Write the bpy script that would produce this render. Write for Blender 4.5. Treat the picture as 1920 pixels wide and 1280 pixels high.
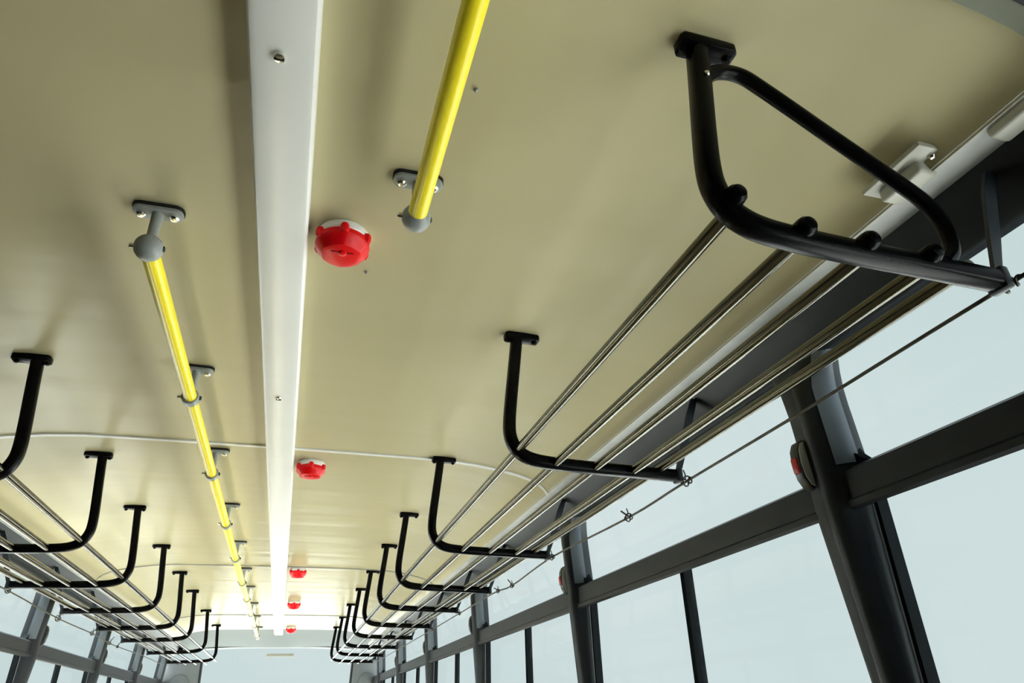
import bpy, bmesh, math, random
from mathutils import Vector, Matrix
random.seed(4)
for o in list(bpy.data.objects): bpy.data.objects.remove(o)
SC = bpy.context.scene
COL = SC.collection
S = 0.85            # metres per unit: the ceiling hangs one unit above the lens
ZC = 1.25           # lens height above the bus floor, metres
C0 = -0.145         # centre line of the bus, units right of the lens

# ------------------------------------------------------------------ camera
cam = bpy.data.cameras.new('camera'); camo = bpy.data.objects.new('camera', cam); COL.objects.link(camo)
cam.sensor_width = 36; cam.lens = 24.0; cam.clip_start = 0.02; cam.clip_end = 500
AX = Vector((0.95812191, -0.11515561, -0.26218619)); AY = Vector((-0.28530571, -0.46239202, -0.83952026)); AZ = Vector((-0.02455733, 0.87916597, -0.47588248))
camo.matrix_world = Matrix.Translation((0, 0, ZC)) @ Matrix((AX, AY, AZ)).to_4x4()
SC.camera = camo
# ------------------------------------------------------------------ sky, sun, exposure
W = bpy.data.worlds.new('sky'); SC.world = W; W.use_nodes = True
nt = W.node_tree; nt.nodes.clear()
wo = nt.nodes.new('ShaderNodeOutputWorld'); wb = nt.nodes.new('ShaderNodeBackground')
tc = nt.nodes.new('ShaderNodeTexCoord'); nz = nt.nodes.new('ShaderNodeTexNoise'); cr = nt.nodes.new('ShaderNodeValToRGB')
nz.inputs['Scale'].default_value = 1.3; nz.inputs['Detail'].default_value = 2
cr.color_ramp.elements[0].position = 0.3; cr.color_ramp.elements[0].color = (0.70, 0.80, 0.80, 1)
cr.color_ramp.elements[1].position = 0.7; cr.color_ramp.elements[1].color = (0.87, 0.93, 0.935, 1)
nt.links.new(tc.outputs['Generated'], nz.inputs['Vector']); nt.links.new(nz.outputs['Fac'], cr.inputs['Fac'])
nt.links.new(cr.outputs['Color'], wb.inputs['Color']); wb.inputs['Strength'].default_value = 0.53
nt.links.new(wb.outputs['Background'], wo.inputs['Surface'])
sun = bpy.data.lights.new('sun', 'SUN'); suno = bpy.data.objects.new('sun', sun); COL.objects.link(suno)
sun.energy = 23.0; sun.angle = math.radians(3); sun.color = (1.0, 0.965, 0.91)
suno.rotation_euler = Vector((0.46, -0.12, -1.0)).to_track_quat('-Z', 'Y').to_euler()
SC.view_settings.view_transform = 'Standard'; SC.view_settings.look = 'None'
SC.view_settings.gamma = 1; SC.view_settings.use_curve_mapping = False
SC.view_settings.exposure = 0.74

# ------------------------------------------------------------------ materials
def mat(name, col, rough=0.5, metal=0.0, spec=0.5, coat=0.0, noise=None, bump=None):
    m = bpy.data.materials.new(name); m.use_nodes = True
    t = m.node_tree; b = t.nodes['Principled BSDF']
    b.inputs['Base Color'].default_value = (*col, 1); b.inputs['Roughness'].default_value = rough
    b.inputs['Metallic'].default_value = metal; b.inputs['Specular IOR Level'].default_value = spec
    b.inputs['Coat Weight'].default_value = coat
    if noise or bump:
        tcn = t.nodes.new('ShaderNodeTexCoord')
    if noise:                                   # (scale, amount): mild mottling of the paint
        n = t.nodes.new('ShaderNodeTexNoise'); n.inputs['Scale'].default_value = noise[0]; n.inputs['Detail'].default_value = 4
        r = t.nodes.new('ShaderNodeValToRGB'); a = noise[1]
        r.color_ramp.elements[0].position = .3; r.color_ramp.elements[1].position = .7
        r.color_ramp.elements[0].color = (*[c*(1-a) for c in col], 1); r.color_ramp.elements[1].color = (*[min(1, c*(1+a)) for c in col], 1)
        t.links.new(tcn.outputs['Object'], n.inputs['Vector']); t.links.new(n.outputs['Fac'], r.inputs['Fac']); t.links.new(r.outputs['Color'], b.inputs['Base Color'])
    if bump:                                    # list of (scale vec, strength, distance)
        prev = None
        for sv, st, di in bump:
            mp = t.nodes.new('ShaderNodeMapping'); mp.inputs['Scale'].default_value = sv
            n = t.nodes.new('ShaderNodeTexNoise'); n.inputs['Scale'].default_value = 1; n.inputs['Detail'].default_value = 2
            bp = t.nodes.new('ShaderNodeBump'); bp.inputs['Strength'].default_value = st; bp.inputs['Distance'].default_value = di
            t.links.new(tcn.outputs['Object'], mp.inputs['Vector']); t.links.new(mp.outputs['Vector'], n.inputs['Vector'])
            t.links.new(n.outputs['Fac'], bp.inputs['Height'])
            if prev: t.links.new(prev.outputs['Normal'], bp.inputs['Normal'])
            prev = bp
        t.links.new(prev.outputs['Normal'], b.inputs['Normal'])
    return m
M = {}
M['ceiling'] = mat('cream_vinyl_ceiling', (0.535, 0.48, 0.288), 0.32, spec=0.32, noise=(1.3, 0.04), bump=[((0.5, 5.5, 0.5), 0.35, 0.02)])
M['seam'] = mat('white_seam_bead', (0.8, 0.8, 0.77), 0.35)
M['seamdark'] = mat('grey_seam_bead', (0.30, 0.30, 0.27), 0.4)
M['slope'] = mat('front_slope_shade', (0.15, 0.17, 0.165), 0.6, spec=0.15)  # the slope's shade is put into this darker grey
M['block'] = mat('putty_grey_cover_plastic', (0.46, 0.455, 0.39), 0.45)
M['absorber'] = mat('dark_bounce_absorber', (0.05, 0.05, 0.055), 0.9)  # dark colour of the added slab that swallows floor bounce
M['ledge'] = mat('light_grey_ledge_plastic', (0.47, 0.48, 0.455), 0.45, noise=(30, 0.06))
M['hood'] = mat('charcoal_fabric_hood', (0.03, 0.034, 0.035), 0.7)
M['archlip'] = mat('olive_grey_lip', (0.22, 0.23, 0.17), 0.45)
M['white'] = mat('white_channel_plastic', (0.93, 0.93, 0.91), 0.28, noise=(6, 0.02))
M['black'] = mat('black_gloss_paint', (0.003, 0.003, 0.0035), 0.26, spec=0.08, noise=(40, 0.3))
M['chrome'] = mat('polished_steel_tube', (0.10, 0.094, 0.07), 0.2, metal=1.0)
M['steel'] = mat('bright_bolt_steel', (0.82, 0.80, 0.72), 0.25, metal=1.0)
M['yellow'] = mat('yellow_rail_paint', (1.0, 0.81, 0.012), 0.28, spec=0.5, noise=(20, 0.03))
M['mount'] = mat('grey_mount_paint', (0.30, 0.32, 0.31), 0.35, noise=(60, 0.08))
M['gasket'] = mat('black_rubber_gasket', (0.008, 0.008, 0.008), 0.7)
M['red'] = mat('red_lens_plastic', (0.86, 0.003, 0.008), 0.3, spec=0.3)
M['reddark'] = mat('deep_red_lens_slot', (0.32, 0.003, 0.006), 0.3)
M['pillar'] = mat('charcoal_pillar_plastic', (0.014, 0.018, 0.0225), 0.4, spec=0.28, noise=(14, 0.1))
M['reveal'] = mat('reveal_sky_sheen', (0.13, 0.16, 0.20), 0.35)  # sky reflection on the pillars, put into a lighter blue-grey
M['rubber'] = mat('black_window_rubber', (0.012, 0.014, 0.016), 0.6, spec=0.0)
M['alu'] = mat('grey_window_aluminium', (0.45, 0.47, 0.48), 0.35, metal=0.7)
M['greypanel'] = mat('mid_grey_panel_plastic', (0.20, 0.22, 0.24), 0.4, noise=(8, 0.05))
M['housing'] = mat('dark_grey_button_housing', (0.05, 0.055, 0.06), 0.35)
M['palegrey'] = mat('pale_grey_button_rim', (0.8, 0.83, 0.85), 0.35)
M['btnred'] = mat('red_button_plastic', (0.62, 0.03, 0.02), 0.35)
M['cord'] = mat('dark_braided_wire', (0.06, 0.057, 0.042), 0.4, metal=0.4, noise=(30, 0.5))
M['sticker'] = mat('beige_paper_strip', (0.42, 0.40, 0.33), 0.6)
M['floor'] = mat('warm_tan_floor_vinyl', (0.66, 0.58, 0.43), 0.5, noise=(3, 0.08))
M['wall'] = mat('light_grey_side_panel', (0.35, 0.35, 0.33), 0.5, noise=(3, 0.05))
M['ground'] = mat('pale_concrete_ground', (0.58, 0.59, 0.585), 0.8, noise=(0.8, 0.08))
g = bpy.data.materials.new('tinted_window_glass'); g.use_nodes = True; t = g.node_tree; t.nodes.clear()
go = t.nodes.new('ShaderNodeOutputMaterial'); gm = t.nodes.new('ShaderNodeMixShader'); gt = t.nodes.new('ShaderNodeBsdfTransparent'); gg = t.nodes.new('ShaderNodeBsdfGlossy')
lw = t.nodes.new('ShaderNodeLayerWeight'); lw.inputs['Blend'].default_value = 0.5
mp = t.nodes.new('ShaderNodeMath'); mp.operation = 'POWER'; mp.inputs[1].default_value = 4
mm = t.nodes.new('ShaderNodeMath'); mm.operation = 'MULTIPLY_ADD'; mm.inputs[1].default_value = 0.07; mm.inputs[2].default_value = 0.008
t.links.new(lw.outputs['Facing'], mp.inputs[0]); t.links.new(mp.outputs[0], mm.inputs[0]); t.links.new(mm.outputs[0], gm.inputs['Fac'])
gt.inputs['Color'].default_value = (0.925, 0.965, 0.965, 1); gg.inputs['Roughness'].default_value = 0.02
t.links.new(gt.outputs[0], gm.inputs[1]); t.links.new(gg.outputs[0], gm.inputs[2]); t.links.new(gm.outputs[0], go.inputs['Surface'])
M['glass'] = g

# ------------------------------------------------------------------ mesh helpers (all in units; scaled by S on linking)
class MB:
    def __init__(s): s.v = []; s.f = []
    def add(s, vs, fs):
        k = len(s.v); s.v += [Vector(p) for p in vs]; s.f += [[i+k for i in f] for f in fs]; return s
    def box(s, a, b):
        (x0, y0, z0), (x1, y1, z1) = a, b
        return s.add([(x0,y0,z0),(x1,y0,z0),(x1,y1,z0),(x0,y1,z0),(x0,y0,z1),(x1,y0,z1),(x1,y1,z1),(x0,y1,z1)],
              [[0,3,2,1],[4,5,6,7],[0,1,5,4],[1,2,6,5],[2,3,7,6],[3,0,4,7]])
    def rings(s, rs, closed=True, cap=True):
        n = len(rs[0]); fs = []
        for i in range(len(rs)-1):
            for j in range(n if closed else n-1):
                k = (j+1) % n
                fs.append([i*n+j, i*n+k, (i+1)*n+k, (i+1)*n+j])
        if cap: fs += [list(range(n))[::-1], [(len(rs)-1)*n+j for j in range(n)]]
        return s.add([p for r in rs for p in r], fs)
    def tube(s, pts, r, n=12, sq=None, rz=None, cap=True):
        pts = [Vector(p) for p in pts]; rs = []
        T = [(pts[min(i+1, len(pts)-1)]-pts[max(i-1, 0)]).normalized() for i in range(len(pts))]
        up = Vector((0, 1, 0)) if abs(T[0].y) < .9 else Vector((0, 0, 1))
        N = (up-T[0]*up.dot(T[0])).normalized()
        for i, p in enumerate(pts):
            N = (N-T[i]*N.dot(T[i])).normalized(); Bn = T[i].cross(N); ring = []
            rr = r[i] if isinstance(r, (list, tuple)) else r
            for k in range(n):
                a = 2*math.pi*k/n; c, q = math.cos(a), math.sin(a)
                if sq: c, q = math.copysign(abs(c)**sq, c), math.copysign(abs(q)**sq, q)
                ring.append(p+N*(c*rr)+Bn*(q*(rz or rr)))
            rs.append(ring)
        return s.rings(rs, cap=cap)
    def lathe(s, c, prof, axis='z', n=24, mod=None):
        c = Vector(c); rs = []
        for r, h in prof:
            ring = []
            for k in range(n):
                a = 2*math.pi*k/n; rr = r*(mod(a, r, h) if mod else 1)
                x, y = rr*math.cos(a), rr*math.sin(a)
                ring.append(c+(Vector((x, y, h)) if axis == 'z' else Vector((h, x, y)) if axis == 'x' else Vector((y, h, x))))
            rs.append(ring)
        return s.rings(rs)
    def extr(s, poly, fn, t0, t1):                # poly 2-D points, fn(a, b, t) -> point
        return s.rings([[fn(a, b, t0) for a, b in poly], [fn(a, b, t1) for a, b in poly]])
def bevelled(mb, w, seg=2, angle=40):
    bm = bmesh.new(); vs = [bm.verts.new(p) for p in mb.v]
    for f in mb.f: bm.faces.new([vs[i] for i in f])
    bmesh.ops.recalc_face_normals(bm, faces=bm.faces)
    ed = [e for e in bm.edges if len(e.link_faces) == 2 and e.calc_face_angle() > math.radians(angle)]
    bmesh.ops.bevel(bm, geom=ed, offset=w, segments=seg, affect='EDGES', profile=.5)
    bm.verts.index_update(); r = MB(); r.v = [v.co.copy() for v in bm.verts]; r.f = [[v.index for v in f.verts] for f in bm.faces]; bm.free(); return r
ORG = {}
def org(o): return ORG.get(o.name, Vector((0, 0, 0))) if o else Vector((0, 0, 0))
def place(o, origin, parent):
    origin = Vector(origin); ORG[o.name] = origin
    if parent: o.parent = parent; o.location = (origin-org(parent))*S
    else: o.location = origin*S+Vector((0, 0, ZC))
def obj(name, mb, m, parent=None, origin=None, smooth=35):
    """one mesh object; vertices are given in units about the lens, or about origin when local=True was used"""
    if origin is None:
        lo = Vector([min(v[i] for v in mb.v) for i in range(3)]); hi = Vector([max(v[i] for v in mb.v) for i in range(3)])
        origin = (lo+hi)/2
    origin = Vector(origin)
    me = bpy.data.meshes.new(name); me.from_pydata([(v-origin)*S for v in mb.v], [], mb.f); 
    bm = bmesh.new(); bm.from_mesh(me); bmesh.ops.recalc_face_normals(bm, faces=bm.faces); bm.to_mesh(me); bm.free()
    me.polygons.foreach_set('use_smooth', [True]*len(me.polygons)); me.set_sharp_from_angle(angle=math.radians(smooth)); me.update()
    me.materials.append(M[m]); o = bpy.data.objects.new(name, me); COL.objects.link(o); place(o, origin, parent); return o
def empty(name, origin):
    o = bpy.data.objects.new(name, None); o.empty_display_size = .05; COL.objects.link(o); place(o, origin, None); return o
def tag(o, label=None, cat=None, group=None, kind=None):
    if label: o['label'] = label
    if cat: o['category'] = cat
    if group: o['group'] = group
    if kind: o['kind'] = kind
    return o
def dup(o, origin, parent=None):
    """copy of an object and everything below it, moved to origin (units)"""
    c = o.copy(); COL.objects.link(c); place(c, origin, parent)
    sh = Vector(origin)-org(o)
    for ch in [x for x in KIDS(o)]: dup(ch, org(ch)+sh, c)
    return c
def KIDS(o): return [x for x in list(bpy.data.objects) if x.parent == o]
def smooth_path(p, n=6):
    """Catmull-Rom through 3-D points"""
    p = [Vector(q) for q in p]; P = [p[0]*2-p[1]]+p+[p[-1]*2-p[-2]]; out = []
    for i in range(1, len(P)-2):
        for k in range(n):
            t = k/n; a, b, c, d = P[i-1], P[i], P[i+1], P[i+2]
            out.append(.5*((2*b)+(c-a)*t+(2*a-5*b+4*c-d)*t*t+(3*b-a-3*c+d)*t**3))
    return out+[p[-1]]

# ------------------------------------------------------------------ the shell
YF, YB = 11.0, -1.6                     # windscreen and rear wall
YA = 0.445                              # arch between dark rear hood and cream ceiling
PROF = [(0, 1.003), (.25, 1.0025), (.5, 1.001), (.72, .998), (.85, .988), (.97, .971), (1.06, .952), (1.12, .934), (1.16, .915), (1.185, .893), (1.2, .870)]
FULL = [(-u, z) for u, z in PROF[::-1]]+PROF[1:]
def ceil_sheet(y0, y1, thick=.012, dz=0.0, ny=1):
    mb = MB(); n = len(FULL)
    low = [(C0+u, z+dz) for u, z in FULL]; up = [(C0+u*1.01, z+dz+thick) for u, z in FULL][::-1]
    ring = low+up
    return mb.rings([[(x, y0+(y1-y0)*k/ny, z) for x, z in ring] for k in range(ny+1)])
ceil = tag(empty('ceiling', (C0, 4, 1.0)), 'cream vinyl bus ceiling in wide cross panels', kind='structure')
SEAMS = [YA, 2.9, 5.6, 8.5, 9.98]
for a, b in zip(SEAMS[:-1], SEAMS[1:]):
    obj('ceiling_panel', ceil_sheet(a+.003, b-.003), 'ceiling', ceil)
for y, w, m in ((2.9, .011, 'seam'), (5.6, .008, 'seamdark'), (8.5, .008, 'seamdark')):
    obj('seam_strip', ceil_sheet(y-w, y+w, .010, -.006), m, ceil)
for x, y in ((.211, .854), (.081, 1.496)):
    obj('rivet', MB().lathe((x, y, .998), [(.004, .004), (.004, -.001), (.002, -.003)], n=10), 'mount', ceil)
# sloping front end of the ceiling down to the windscreen head
mb = MB(); arc = []
for k in range(9):
    t = k/8; arc.append((9.98+1.0*t, 1.003-.135*(t**2.0)))
rows = []
for y, z in arc:
    rows.append([(C0+u, y, z+(zz-1.003)*(1-.5*(y-9.98))) for u, zz in FULL])
k = len(rows[0]); fs = [[i*k+j, i*k+j+1, (i+1)*k+j+1, (i+1)*k+j] for i in range(len(rows)-1) for j in range(k-1)]
mb.add([p for r in rows for p in r], fs)
k0 = len(mb.v); mb.v += [v+Vector((0, 0, .012)) for v in mb.v[:k0]]; mb.f += [[i+k0 for i in f][::-1] for f in fs]
obj('front_slope', mb, 'slope', ceil)
# flat ledge strips where the ceiling meets the window header
for sd in (-1, 1):
    mb = MB().add([], [])
    poly = [(1.196, .874), (1.268, .868), (1.268, .880), (1.196, .886)]
    mb.extr(poly, lambda a, b, t: (C0+sd*a, t, b), YA, YF-.3)
    obj('ledge_strip', mb, 'ledge', ceil)
# roof skin above, so that daylight enters only through the windows
mb = MB(); ro = [(-1.42, .86), (-1.40, .93), (-1.25, 1.04), (-.7, 1.09), (0, 1.1), (.7, 1.09), (1.25, 1.04), (1.40, .93), (1.42, .86)]
poly = ro+[(a*.985, b-.02) for a, b in ro[::-1]]
mb.extr(poly, lambda a, b, t: (C0+a, t, b), YB-.05, YF+.12)
obj('roof_skin', mb, 'wall', ceil)
# rear hood and arch lip
hood = MB(); n = len(FULL)
ring = [(C0+u*.99, z-.012) for u, z in FULL]+[(C0+u*1.0, z+.012) for u, z in FULL][::-1]
hood.rings([[(x, y, z) for x, z in ring] for y in (YB, YA-.03)])
obj('rear_hood', hood, 'hood', ceil)
mb = MB(); ring = [(C0+u*.992, z-.014) for u, z in FULL]+[(C0+u*1.0, z+.012) for u, z in FULL][::-1]
mb.rings([[(x, y, z) for x, z in ring] for y in (YA-.032, YA+.004)])
tag(obj('trim_1', bevelled(mb, .003), 'archlip'), 'olive grey arch lip across the ceiling above the near rack end', kind='structure')
FL = -ZC/S
tag(obj('floor', MB().box((C0-1.4, YB, FL-.05), (C0+1.4, YF, FL)), 'floor'), 'tan vinyl bus floor', kind='structure')
obj('bounce_absorber', MB().box((C0-1.38, YB, FL), (C0+1.38, 1.15, FL+.45)), 'absorber', bpy.data.objects['floor'])  # added unseen slab that soaks up bounce light at the near end
tag(obj('ground', MB().box((-60, -60, FL-.9), (60, 80, FL-.85)), 'ground'), 'pale concrete ground outside the bus', kind='structure')

def U(z): return 1.37-.07*max(z, .43)                 # inner face of the window wall leans in towards the roof
def PW(sd, y, z, d): return (C0+sd*(U(z)+d), y, z)
SIDES = {1: dict(name='right', pil=[-.42, 1.28, 2.95, 4.72, 6.47, 8.24, 10.0], y0=-.5, mt=.472, mbm=.382),
        -1: dict(name='left', pil=[3.41, 5.12, 6.83, 8.54, 10.22], y0=3.36, mt=.440, mbm=.352)}
HB = .760                                   # window head
SILL = -.36
def rounded(y0, y1, z0, z1, r, n=5):
    pts = []
    for cy, cz, a0 in ((y1-r, z1-r, 0), (y0+r, z1-r, 90), (y0+r, z0+r, 180), (y1-r, z0+r, 270)):
        for k in range(n+1):
            a = math.radians(a0+90*k/n); pts.append((cy+r*math.cos(a), cz+r*math.sin(a)))
    return pts
def outer(y0, y1, z0, z1, n=5):
    pts = []
    for cy, cz, a0 in ((y1, z1, 0), (y0, z1, 90), (y0, z0, 180), (y1, z0, 270)):
        sy = 1 if cy == y1 else -1; sz = 1 if cz == z1 else -1
        for k in range(n+1):
            f = k/n; e = .06
            if a0 in (0, 180): dy, dz = (0, max(0, 1-2*f)) , (max(0, 2*f-1), 0)
            pts.append((cy, cz))
    return pts
def ring_frame(sd, o, r, rad, d0, d1):
    """flat frame with a rounded opening: outer rect o, inner rect r"""
    inn = rounded(*r, rad); n = len(inn); per = 6
    out = []
    for c, (cy, cz) in enumerate(((o[1], o[3]), (o[0], o[3]), (o[0], o[2]), (o[1], o[2]))):
        for k in range(per):
            iy, iz = inn[c*per+k]
            f = k/(per-1)
            if f < .5: p = (cy, cz+(iz-cz)*(1-2*f)) if c in (0, 2) else (cy+(iy-cy)*(1-2*f), cz)
            else: p = (cy+(iy-cy)*(2*f-1), cz) if c in (0, 2) else (cy, cz+(iz-cz)*(2*f-1))
            out.append(p)
    a = [PW(sd, y, z, d0) for y, z in out]; b = [PW(sd, y, z, d0) for y, z in inn]
    c = [PW(sd, y, z, d1) for y, z in inn]; d = [PW(sd, y, z, d1) for y, z in out]
    return MB().rings([a, b, c, d, a], cap=False)
# pillar section: (offset along the bus, depth; negative = into the bus)
PSEC = [(-.045, .060), (-.058, .022), (-.054, .004), (-.042, -.006), (-.032, -.022), (-.022, -.034), (-.008, -.042), (.010, -.044), (.022, -.036), (.030, -.028), (.060, -.024), (.078, -.018), (.084, .0), (.084, .060)]
RSEC = [(-.034, -.024), (-.046, -.011), (-.058, .002), (-.062, .022), (-.056, .024), (-.050, .004), (-.036, -.010)]
wn = 0
BUTTONS = []
for sd, q in SIDES.items():
    nm = q['name']; mt, mbm = q['mt'], q['mbm']
    wall = tag(empty('wall_'+nm, (C0+sd*1.35, 4.5, FL)), 'dark window wall on the %s side of the bus' % nm, kind='structure')
    # header: dark panel between ledge and window head
    poly = [(1.262, .872), (1.275, .845), (1.300, .785), (1.314, .764), (1.322, .760), (1.43, .835), (1.43, .90), (1.30, .90)]
    mb = MB(); mb.extr(poly, lambda a, b, t: (C0+sd*a, t, b), YB, YF-.05)
    obj('header', mb, 'pillar', wall)
    lo = MB(); lo.extr([(SILL, -.02), (SILL, .07), (FL, .07), (FL, -.02)], lambda a, b, t: PW(sd, t, a, b), YB, YF)
    obj('lower_panel', lo, 'wall', wall)
    rp = MB(); rp.extr([(SILL, -.01), (SILL, .07), (.83, .07), (.83, -.01)], lambda a, b, t: PW(sd, t, a, b), YB, q['y0'])
    obj('light_block_panel', rp, 'pillar', wall)  # unseen; closes off the rear bays to dim the near ceiling
    for y in q['pil']:
        mb = MB(); rs = []; rv_rings = []
        for z in (SILL, 0.0, mbm-.06, mbm, mt, mt+.012, mt+.05, .64, .68, .72, .76, .80, .83):
            fl = 1.0 + .55*max(0, min(1, (z-.64)/.14))**2; dk = 1-max(0, min(1, (z-.68)/.12))           # pillars widen into the header
            lo = max(0, min(1, (mbm-z)/mbm))                # and grow slim and flush towards the sill
            SEC = lambda sec: [PW(sd, y+a*fl*(1-.45*lo if a > 0 else 1), z, b*dk*(1-.7*lo) if b < 0 else b) for a, b in sec]
            rs.append(SEC(PSEC))
            if z > mt: rv_rings.append(SEC(RSEC))
        mb.rings(rs); po = obj('pillar', mb, 'pillar', wall, smooth=50)
        rv = MB().rings(rv_rings)
        obj('reveal_sheen_panel', rv, 'reveal', po, smooth=50)  # thin shell over the near face whose colour carries the sky reflection
    ys = q['pil']+[YF-.12]
    # middle rail between the upper and lower windows, one length for each bay
    for a, b in zip(ys[:-1], ys[1:]):
        mid = [(mt+.004, .05), (mt+.004, .004), (mt-.006, -.012), (mbm+.022, -.014), (mbm+.016, -.020), (mbm+.002, -.020), (mbm-.004, -.012), (mbm+.038, .05)]
        mb = MB(); mb.extr(mid, lambda u, v, t: PW(sd, t, u, v), a, b); obj('middle_rail', mb, 'pillar', wall)
        wn += 1
        w = tag(empty('window_%d' % wn, PW(sd, (a+b)/2, SILL, .03)), 'bus side window %d bay of the %s wall' % (wn, nm), kind='structure')
        w['label'] = 'tinted window with sliding lower panes, %s wall, bay %d counted from the rear' % (nm, q['pil'].index(a)+1)
        e = .088
        obj('upper_frame', ring_frame(sd, (a+.03, b-.03, mt-.03, HB+.05), (a+.075, b-.045, mt+.004, HB+.012), .075, .012, .045), 'rubber', w)
        gp = MB(); gp.extr([(mt-.02, .030), (mt-.02, .034), (HB+.045, .034), (HB+.045, .030)], lambda u, v, t: PW(sd, t, u, v), a+.05, b-.05)
        obj('upper_pane', gp, 'glass', w)
        m0 = (a+b)/2-.02
        for (p0, p1, dd) in ((a+.05, m0+.01, .036), (m0-.01, b-.05, .052)):
            gp = MB(); gp.extr([(SILL-.01, dd), (SILL-.01, dd+.004), (mbm+.036, dd+.004), (mbm+.036, dd)], lambda u, v, t: PW(sd, t, u, v), p0, p1)
            obj('sliding_pane', gp, 'glass', w)
        mb = MB(); mb.extr([(-.012, .026), (.012, .026), (.014, .034), (.014, .058), (-.014, .058), (-.014, .034)], lambda u, v, t: PW(sd, m0+u, t, v), SILL, mbm+.034)
        obj('meeting_stile', mb, 'rubber', w)
        for yy, mm, d in ((a+.078, 'rubber', .03), (b-.040, 'rubber', .028), (b-.054, 'alu', .022), (b-.064, 'rubber', .026)):
            mb = MB(); mb.extr([(-.005, d), (.005, d), (.005, d+.03), (-.005, d+.03)], lambda u, v, t: PW(sd, yy+u, t, v), SILL, mbm+.03)
            obj('side_channel', mb, mm, w)
        mb = MB(); mb.extr([(SILL, .02), (SILL+.02, .02), (SILL+.02, .06), (SILL, .06)], lambda u, v, t: PW(sd, t, u, v), a+.03, b-.03)
        obj('sill_channel', mb, 'alu', w)

# ------------------------------------------------------------------ front and rear ends
wf = tag(empty('wall_front', (C0, YF, FL)), 'front end of the bus around the windscreen', kind='structure')
obj('dashboard_panel', MB().box((C0-1.4, YF, FL), (C0+1.4, YF+.08, .18)), 'greypanel', wf)  # unseen; raised this high to keep ground light off the far ceiling
mb = MB(); rs = []
for k in range(13):
    x = -1.36+2.72*k/12; z = .878-.055*(abs(x)/1.36)**2.2
    rs.append([(C0+x, YF-.04, z+.06), (C0+x, YF-.05, z), (C0+x, YF+.06, z-.012), (C0+x, YF+.06, z+.22)])
obj('windscreen_head', mb.rings(rs), 'pillar', wf)
for sd, x0, x1, x2, x3 in ((-1, -1.53, -1.10, -1.62, -1.045), (1, .905, 1.30, .85, 1.36)):
    mb = MB(); y = 10.78
    top = [(x0, y), (x1, y), (x1, y+.10), (x0, y+.10)]; bot = [(x2, y), (x3, y), (x3, y+.10), (x2, y+.10)]
    lerp = lambda f: [((a[0]+(b[0]-a[0])*f), a[1]) for a, b in zip(top, bot)]
    mb.rings([[(x, yy, .70-1.3*f) for x, yy in lerp(f)] for f in (0, .25, .6, 1)])
    cp = obj('corner_panel', bevelled(mb, .03, 3), 'greypanel', wf)
    cx = (x0+x1)/2
    em = MB(); pl = [(cx-.12, -.6), (cx+.12, -.6), (cx+.12, .40)]+[(cx+.12*math.cos(math.radians(a)), .40+.13*math.sin(math.radians(a))) for a in range(15, 180, 15)]+[(cx-.12, .40)]
    em.extr(pl, lambda a, b, t: (a, t, b), y-.018, y+.02)
    obj('raised_cover', bevelled(em, .012, 2), 'greypanel', cp)
    for xx, xb in ((x0, x2), (x1, x3)):
        ed = MB(); ed.tube([(xx, y+.05, .70), (xb, y+.05, -.6)], .028, 8); obj('edge_trim', ed, 'pillar', cp)
wn += 1
ws = tag(empty('window_%d' % wn, (C0, YF+.02, .16)), 'wide windscreen across the front of the bus', kind='structure')
obj('windscreen_pane', MB().box((C0-1.38, YF+.03, .16), (C0+1.38, YF+.035, .93)), 'glass', ws)
wr = tag(obj('wall_rear', MB().box((C0-1.4, YB-.06, FL), (C0+1.4, YB, 1.05)), 'wall'), 'plain rear wall behind the camera', kind='structure')
tag(obj('windscreen_sticker', bevelled(MB().box((-.283, YF+.016, .752), (.083, YF+.028, .790)), .004), 'sticker'), 'narrow beige strip stuck at the top of the windscreen', 'sticker')

# ------------------------------------------------------------------ white channel along the ceiling
ch = tag(empty('ceiling_channel', (-.125, 5, 1.0)), 'long white plastic channel running down the middle of the ceiling', 'ceiling channel')
def chan(y): return -.1175-.0245*(y-.7)/9.5
sec = [(-.060, 1.006), (-.060, .972), (-.0555, .963), (-.045, .959), (.040, .958), (.047, .960), (.0525, .966), (.0525, 1.006)]
cuts = [YA+.005, 2.9, 5.6, 8.5, 10.24]
for a, b in zip(cuts[:-1], cuts[1:]):
    obj('channel_cover', MB().extr(sec, lambda u, z, t: (chan(t)+u, t, z), a+.0008, b-.0008), 'white', ch, smooth=25)
for y in (.837, 2.269):
    sc = obj('screw', MB().lathe((chan(y)-.008, y, .958), [(.011, .002), (.011, -.002), (.009, -.006), (.004, -.008)], n=14), 'steel', ch)
    obj('slot', MB().box((chan(y)-.016, y-.0015, .9490), (chan(y), y+.0015, .9515)), 'gasket', sc)

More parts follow.
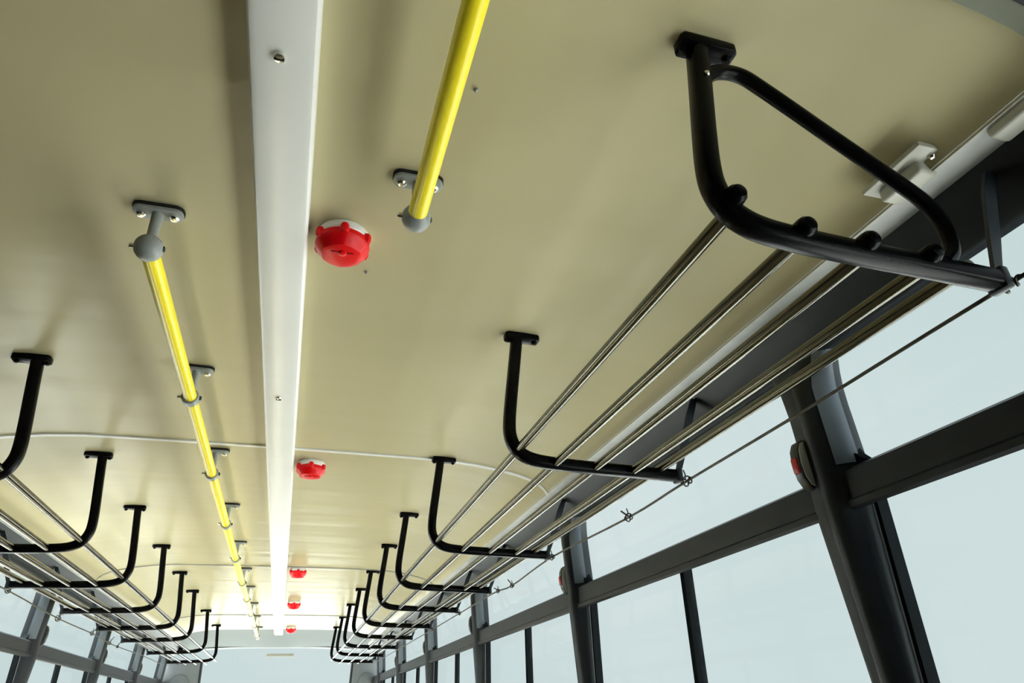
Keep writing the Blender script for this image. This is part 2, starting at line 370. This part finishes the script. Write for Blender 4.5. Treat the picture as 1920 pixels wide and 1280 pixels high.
# ------------------------------------------------------------------ luggage racks
BP = [(.697, 1.0), (.690, .93), (.681, .85), (.672, .77), (.667, .71), (.669, .672), (.682, .640), (.705, .620), (.740, .608), (.800, .602), (.90, .598), (1.04, .595), (1.178, .592)]
BAR_U = [(.690, .634), (.796, .601), (.914, .597), (1.030, .595), (1.112, .604)]
def rack(sd, stations, y_end, label):
    r = tag(empty('luggage_rack', (C0+sd*.95, stations[0], .595)), label, 'luggage rack', 'overhead luggage racks')
    X = lambda u: C0+sd*u
    y0 = stations[0]
    path = smooth_path([(X(u), y0, z) for u, z in BP], 4)
    br = obj('support_bracket', MB().tube(path, .0172, 16, sq=.62), 'black', r, origin=(X(.72), y0, .8), smooth=50)
    pl = [(u, yy) for u, yy in ((-.053, -.012), (-.047, -.020), (.047, -.020), (.053, -.012), (.053, .012), (.047, .020), (-.047, .020), (-.053, .012))]
    obj('mounting_plate', bevelled(MB().extr(pl, lambda a, b, t: (X(.712+a), y0+b, t), .979, .999), .003), 'black', br)
    for uu in (.668, .752):
        obj('bolt', MB().lathe((X(uu), y0, .979), [(.0085, .002), (.0085, -.004), (.005, -.008)], n=6), 'black', br)
    st = MB(); zz = [(1.170, .594), (1.185, .594), (1.225, .69), (1.262, .79), (1.282, .845), (1.262, .845), (1.235, .79), (1.200, .69)]
    st.extr(zz, lambda a, b, t: (X(a), t, b), y0-.004, y0+.004)
    sp = obj('hanger_strap', st, 'pillar', br)
    obj('end_cap', bevelled(MB().box((X(1.168), y0-.018, .572), (X(1.186), y0+.018, .612)), .004), 'pillar', br)
    for yy in stations[1:]:
        dup(br, (X(.72), yy, .8), r)
    for k, (u, z) in enumerate(BAR_U):
        ys = y0-.012 if k < 4 else y0-.012
        obj('rack_bar', MB().tube([(X(u), ys, z), (X(u), y_end, z)], .0118, 14), 'chrome', r)
    return r, X
RST = [.658, 1.718, 2.879, 3.853, 4.686, 5.627, 6.52, 7.504, 8.546, 9.579]
LST = [1.25, 2.208, 3.124, 3.978, 4.941, 5.895, 6.795, 8.087, 9.428]
rr, X = rack(1, RST, 9.9, 'overhead luggage rack of steel bars on black brackets along the right windows')
# the near end of the right rack: guard hoop and bar knobs
y0 = RST[0]
hp = smooth_path([(X(u), y0-.004, z) for u, z in ((.690, .905), (.722, .932), (.765, .938), (.808, .916), (.93, .833), (1.053, .750), (1.083, .722), (1.099, .690), (1.101, .655), (1.092, .628), (1.070, .606))], 5)
obj('end_hoop', MB().tube(hp, .0128, 14), 'black', rr, smooth=60)
for u, z in ((.690, .648), (.800, .612), (.912, .608), (1.030, .606)):
    obj('bar_knob', MB().lathe((X(u), y0, z), [(.004, -.033), (.011, -.031), (.0155, -.025), (.0165, -.018), (.0165, .0)], axis='y', n=16), 'black', rr)
obj('hoop_bolt', MB().lathe((X(.690), y0, .905), [(.003, -.021), (.005, -.019), (.005, .0)], axis='y', n=8), 'steel', rr)
lr, XL = rack(-1, LST, 9.9, 'overhead luggage rack of steel bars on black brackets along the left windows')

# ------------------------------------------------------------------ curtain wires beside the racks
def wire(sd, pts, knots, label):
    X = lambda u: C0+sd*u
    w = tag(empty('curtain_wire', (X(1.2), pts[0][0], .58)), label, 'wire', 'wires beside the luggage racks')
    obj('wire', MB().tube(smooth_path([(X(u), y, z) for y, u, z in pts], 4), .0038, 8), 'cord', w, smooth=60)
    for y, u, z, sc in knots:
        mb = MB(); p = []
        for k in range(40):
            a = k/39*math.tau*3; e = math.sin(k/39*math.pi)
            p.append((X(u)+.011*sc*e*math.cos(a), y-.028*sc+.056*sc*k/39, z+.013*sc*e*math.sin(a)))
        mb.tube(p, .0024, 6); mb.tube([(X(u), y+.005, z+.006), (X(u)+.004, y+.01, z+.022*sc), (X(u)+.001, y+.012, z+.034*sc)], .0020, 6)
        mb.tube([(X(1.18), y+.02, .592), (X(u), y+.004, z+.006)], .0028, 6)
        obj('wire_knot', mb, 'cord', w, smooth=60)
wire(1, [(-.2, 1.195, .594), (.658, 1.195, .588), (1.2, 1.196, .578), (1.71, 1.197, .574), (2.101, 1.197, .566), (2.87, 1.195, .583), (3.48, 1.196, .560), (3.85, 1.197, .576), (4.69, 1.196, .573), (5.63, 1.196, .57), (6.52, 1.196, .57), (7.5, 1.196, .57), (8.55, 1.196, .57), (9.58, 1.196, .57)],
     [(.658, 1.195, .588, 1.0), (1.706, 1.197, .574, 1.1), (2.101, 1.197, .566, 1.0), (2.87, 1.195, .583, .9), (3.48, 1.196, .560, .8), (3.75, 1.197, .574, .8), (4.69, 1.196, .573, .8), (5.63, 1.196, .57, .7)],
     'thin knotted curtain wire strung along the right side windows')
wire(-1, [(1.25, 1.195, .59), (2.2, 1.196, .58), (3.12, 1.197, .58), (4.06, 1.2, .578), (4.98, 1.2, .556), (5.86, 1.2, .557), (6.47, 1.2, .545), (6.78, 1.2, .545), (8.09, 1.2, .56), (9.43, 1.2, .56)],
     [(4.06, 1.2, .578, 1.0), (4.98, 1.2, .556, 1.3), (5.86, 1.2, .557, 1.0), (6.47, 1.2, .545, .9), (6.78, 1.2, .545, .8)],
     'thin knotted curtain wire strung along the left side windows')

# ------------------------------------------------------------------ yellow grab rails
def rail(x, y0, y1, mounts, ball_y, label):
    r = tag(empty('grab_rail', (x, y0, .895)), label, 'grab rail', 'yellow ceiling grab rails')
    first = None
    obj('rail_tube', MB().tube([(x, y0, .895), (x, y1, .895)], .0195, 20), 'yellow', r)
    def mount(y):
        st = obj('rail_mount', MB().tube([(x, y, .905), (x, y, .99)], [.0105, .0125], 14), 'mount', r, origin=(x, y, .95))
        pl = rounded(-.052, .052, -.021, .021, .018)
        obj('mounting_plate', bevelled(MB().extr(pl, lambda a, b, t: (x+a, y+b, t), .986, .9945), .002), 'mount', st)
        obj('gasket', MB().extr([(a*1.03, b*1.06) for a, b in pl], lambda a, b, t: (x+a, y+b, t), .994, 1.0015), 'gasket', st)
        for s in (-1, 1):
            obj('bolt', MB().lathe((x+s*.034, y, .986), [(.0105, .001), (.0105, -.006), (.007, -.010), (.003, -.011)], n=10), 'steel', st)
        cl = MB(); cl.lathe((x, y, .895), [(.0235, -.016), (.0265, -.013), (.0265, .013), (.0235, .016)], axis='y', n=22)
        c = obj('clamp', cl, 'mount', st)
        obj('clamp_screw', MB().lathe((x-.026, y, .896), [(.0065, .0), (.0065, -.010), (.004, -.013)], axis='x', n=10), 'steel', st)
        obj('clamp_nut', MB().lathe((x+.024, y, .896), [(.007, .0), (.007, .006), (.004, .008)], axis='x', n=6), 'gasket', st)
        return st
    m0 = mount(mounts[0])
    for y in mounts[1:]: dup(m0, (x, y, .95), r)
    sp = [(.001, -.030)]+[(.030*math.cos(math.radians(a)), .030*math.sin(math.radians(a))) for a in range(-75, 90, 15)]+[(.001, .030)]
    obj('end_ball', MB().lathe((x, ball_y, .895), sp, axis='y', n=24), 'mount', r)
    return r
rail(-.387, 1.363, 9.95, [1.363, 2.182, 2.985, 3.861, 4.776, 5.708, 6.558, 7.568, 8.576, 9.689], 1.363, 'long yellow grab rail hung on grey mounts left of the white channel')
rail(.150, YA+.01, 1.117, [1.117], 1.117, 'short yellow grab rail ending right of the white channel, above the nearest red lamp')

# ------------------------------------------------------------------ red lamps
LLAB = ['largest red round ceiling lamp beside the end of the short yellow rail', 'second nearest red ceiling lamp just past the white cross seam', 'third red ceiling lamp on the second cross seam', 'fourth red ceiling lamp, small, on the pale far ceiling', 'farthest and smallest red ceiling lamp near the windscreen']
proto = None
for lab, y in zip(LLAB, (1.352, 3.081, 5.671, 7.452, 9.729)):
    x = .004 if proto else .013
    if proto is None:
        L = proto = empty('ceiling_lamp', (x, y, 1.0))
        obj('base', MB().lathe((x, y, 1.0), [(.056, .002), (.060, -.004), (.060, -.018), (.055, -.024)], n=32), 'white', L)
        mod = lambda a, r, h: 1+.04*max(0, math.cos(6*(a-math.pi/2)))**3*(1 if r > .04 else .25)
        ln = obj('lens', MB().lathe((x, y, 1.0), [(.056, -.020), (.0615, -.024), (.0625, -.036), (.058, -.046), (.049, -.055), (.045, -.062), (.034, -.066), (.012, -.067)], n=48, mod=mod), 'red', L, smooth=28)
        for k in range(6):
            a = math.radians(90+60*k)
            obj('tab', MB().lathe((x+.0605*math.cos(a), y+.0605*math.sin(a), .976), [(.008, .010), (.0105, .004), (.0105, -.008), (.007, -.014)], n=12), 'red', ln)
        for xs in (-.024, .012):
            obj('slot', MB().tube([(x+xs, y-.022, .9335), (x+xs+.014, y-.022, .9335)], .0022, 6), 'reddark', ln)
        obj('hub', MB().lathe((x+.001, y-.020, .933), [(.009, .002), (.009, -.003), (.006, -.005)], n=12), 'red', ln)
    else:
        L = dup(proto, (x, y, 1.0))
    tag(L, lab, 'ceiling lamp', 'red lamps along the ceiling')

# ------------------------------------------------------------------ buttons on the window pillars
ordn = {0: 'nearest', 1: 'second', 2: 'third', 3: 'fourth', 4: 'farthest'}
def button(sd, y, z, label, red=True):
    b = empty('stop_button', PW(sd, y, z, -.03))
    hs = MB(); sec2 = [(-.063, 0), (-.056, .016), (-.035, .027), (0, .031), (.035, .027), (.056, .016), (.063, 0)]
    hs.extr([(a, -.022-c) for a, c in sec2], lambda a, d, t: PW(sd, y+.052+t, z+a, d), -.004, .026)
    obj('housing', bevelled(hs, .004), 'housing', b)
    rm = MB(); rm.extr([(a*.93, -.022-c*.86) for a, c in sec2], lambda a, d, t: PW(sd, y+.052+t, z+a, d), -.007, -.003)
    obj('side_plate', bevelled(rm, .0015), 'palegrey' if red else 'housing', b)
    if red:
      rd = MB().extr([(-.022, -.048), (-.022, -.056), (.016, -.0565), (.016, -.048)], lambda a, d, t: PW(sd, y+.052+t, z+a, d), .001, .022)
      obj('button', bevelled(rd, .003), 'btnred', b)
    tag(b, label, 'stop button', 'stop buttons on the window pillars')
for i, y in enumerate(SIDES[1]['pil'][1:6]):
    button(1, y, .512, ('%s dark stop button with a red centre on the right wall pillars' if i < 2 else '%s dark stop button on the right wall pillars, counted from the camera') % ordn[i].capitalize(), i < 2)
for i, y in enumerate(SIDES[-1]['pil'][1:4]):
    button(-1, y, .478, '%s dark stop button in view on the left wall pillars' % ('nearest', 'second', 'farthest')[i].capitalize(), False)

# ------------------------------------------------------------------ cover blocks on the right ledge
for lab, ya, yb, du in (('pale grey cover block with a screw on the right ledge beside the hoop', .672, .80, 0), ('pale grey cover block at the right edge, above the dark header', .44, .60, .045)):
    b = empty('cover_block', (C0+1.19+du, (ya+yb)/2, .87))
    if du == 0: obj('flange', bevelled(MB().box((C0+1.142+du, ya-.004, .890), (C0+1.205+du, yb+.012, .902)), .003), 'block', b)
    obj('block', bevelled(MB().box((C0+1.168+du, ya+.03, .866-.2*du), (C0+1.215+du, yb, .90)), .008, 3), 'block', b)
    obj('screw', MB().lathe((C0+1.187+du, ya+.012, .890), [(.007, .002), (.007, -.003), (.004, -.007)], n=12), 'steel', b)
    tag(b, lab, 'cover block', 'cover blocks on the right ledge')
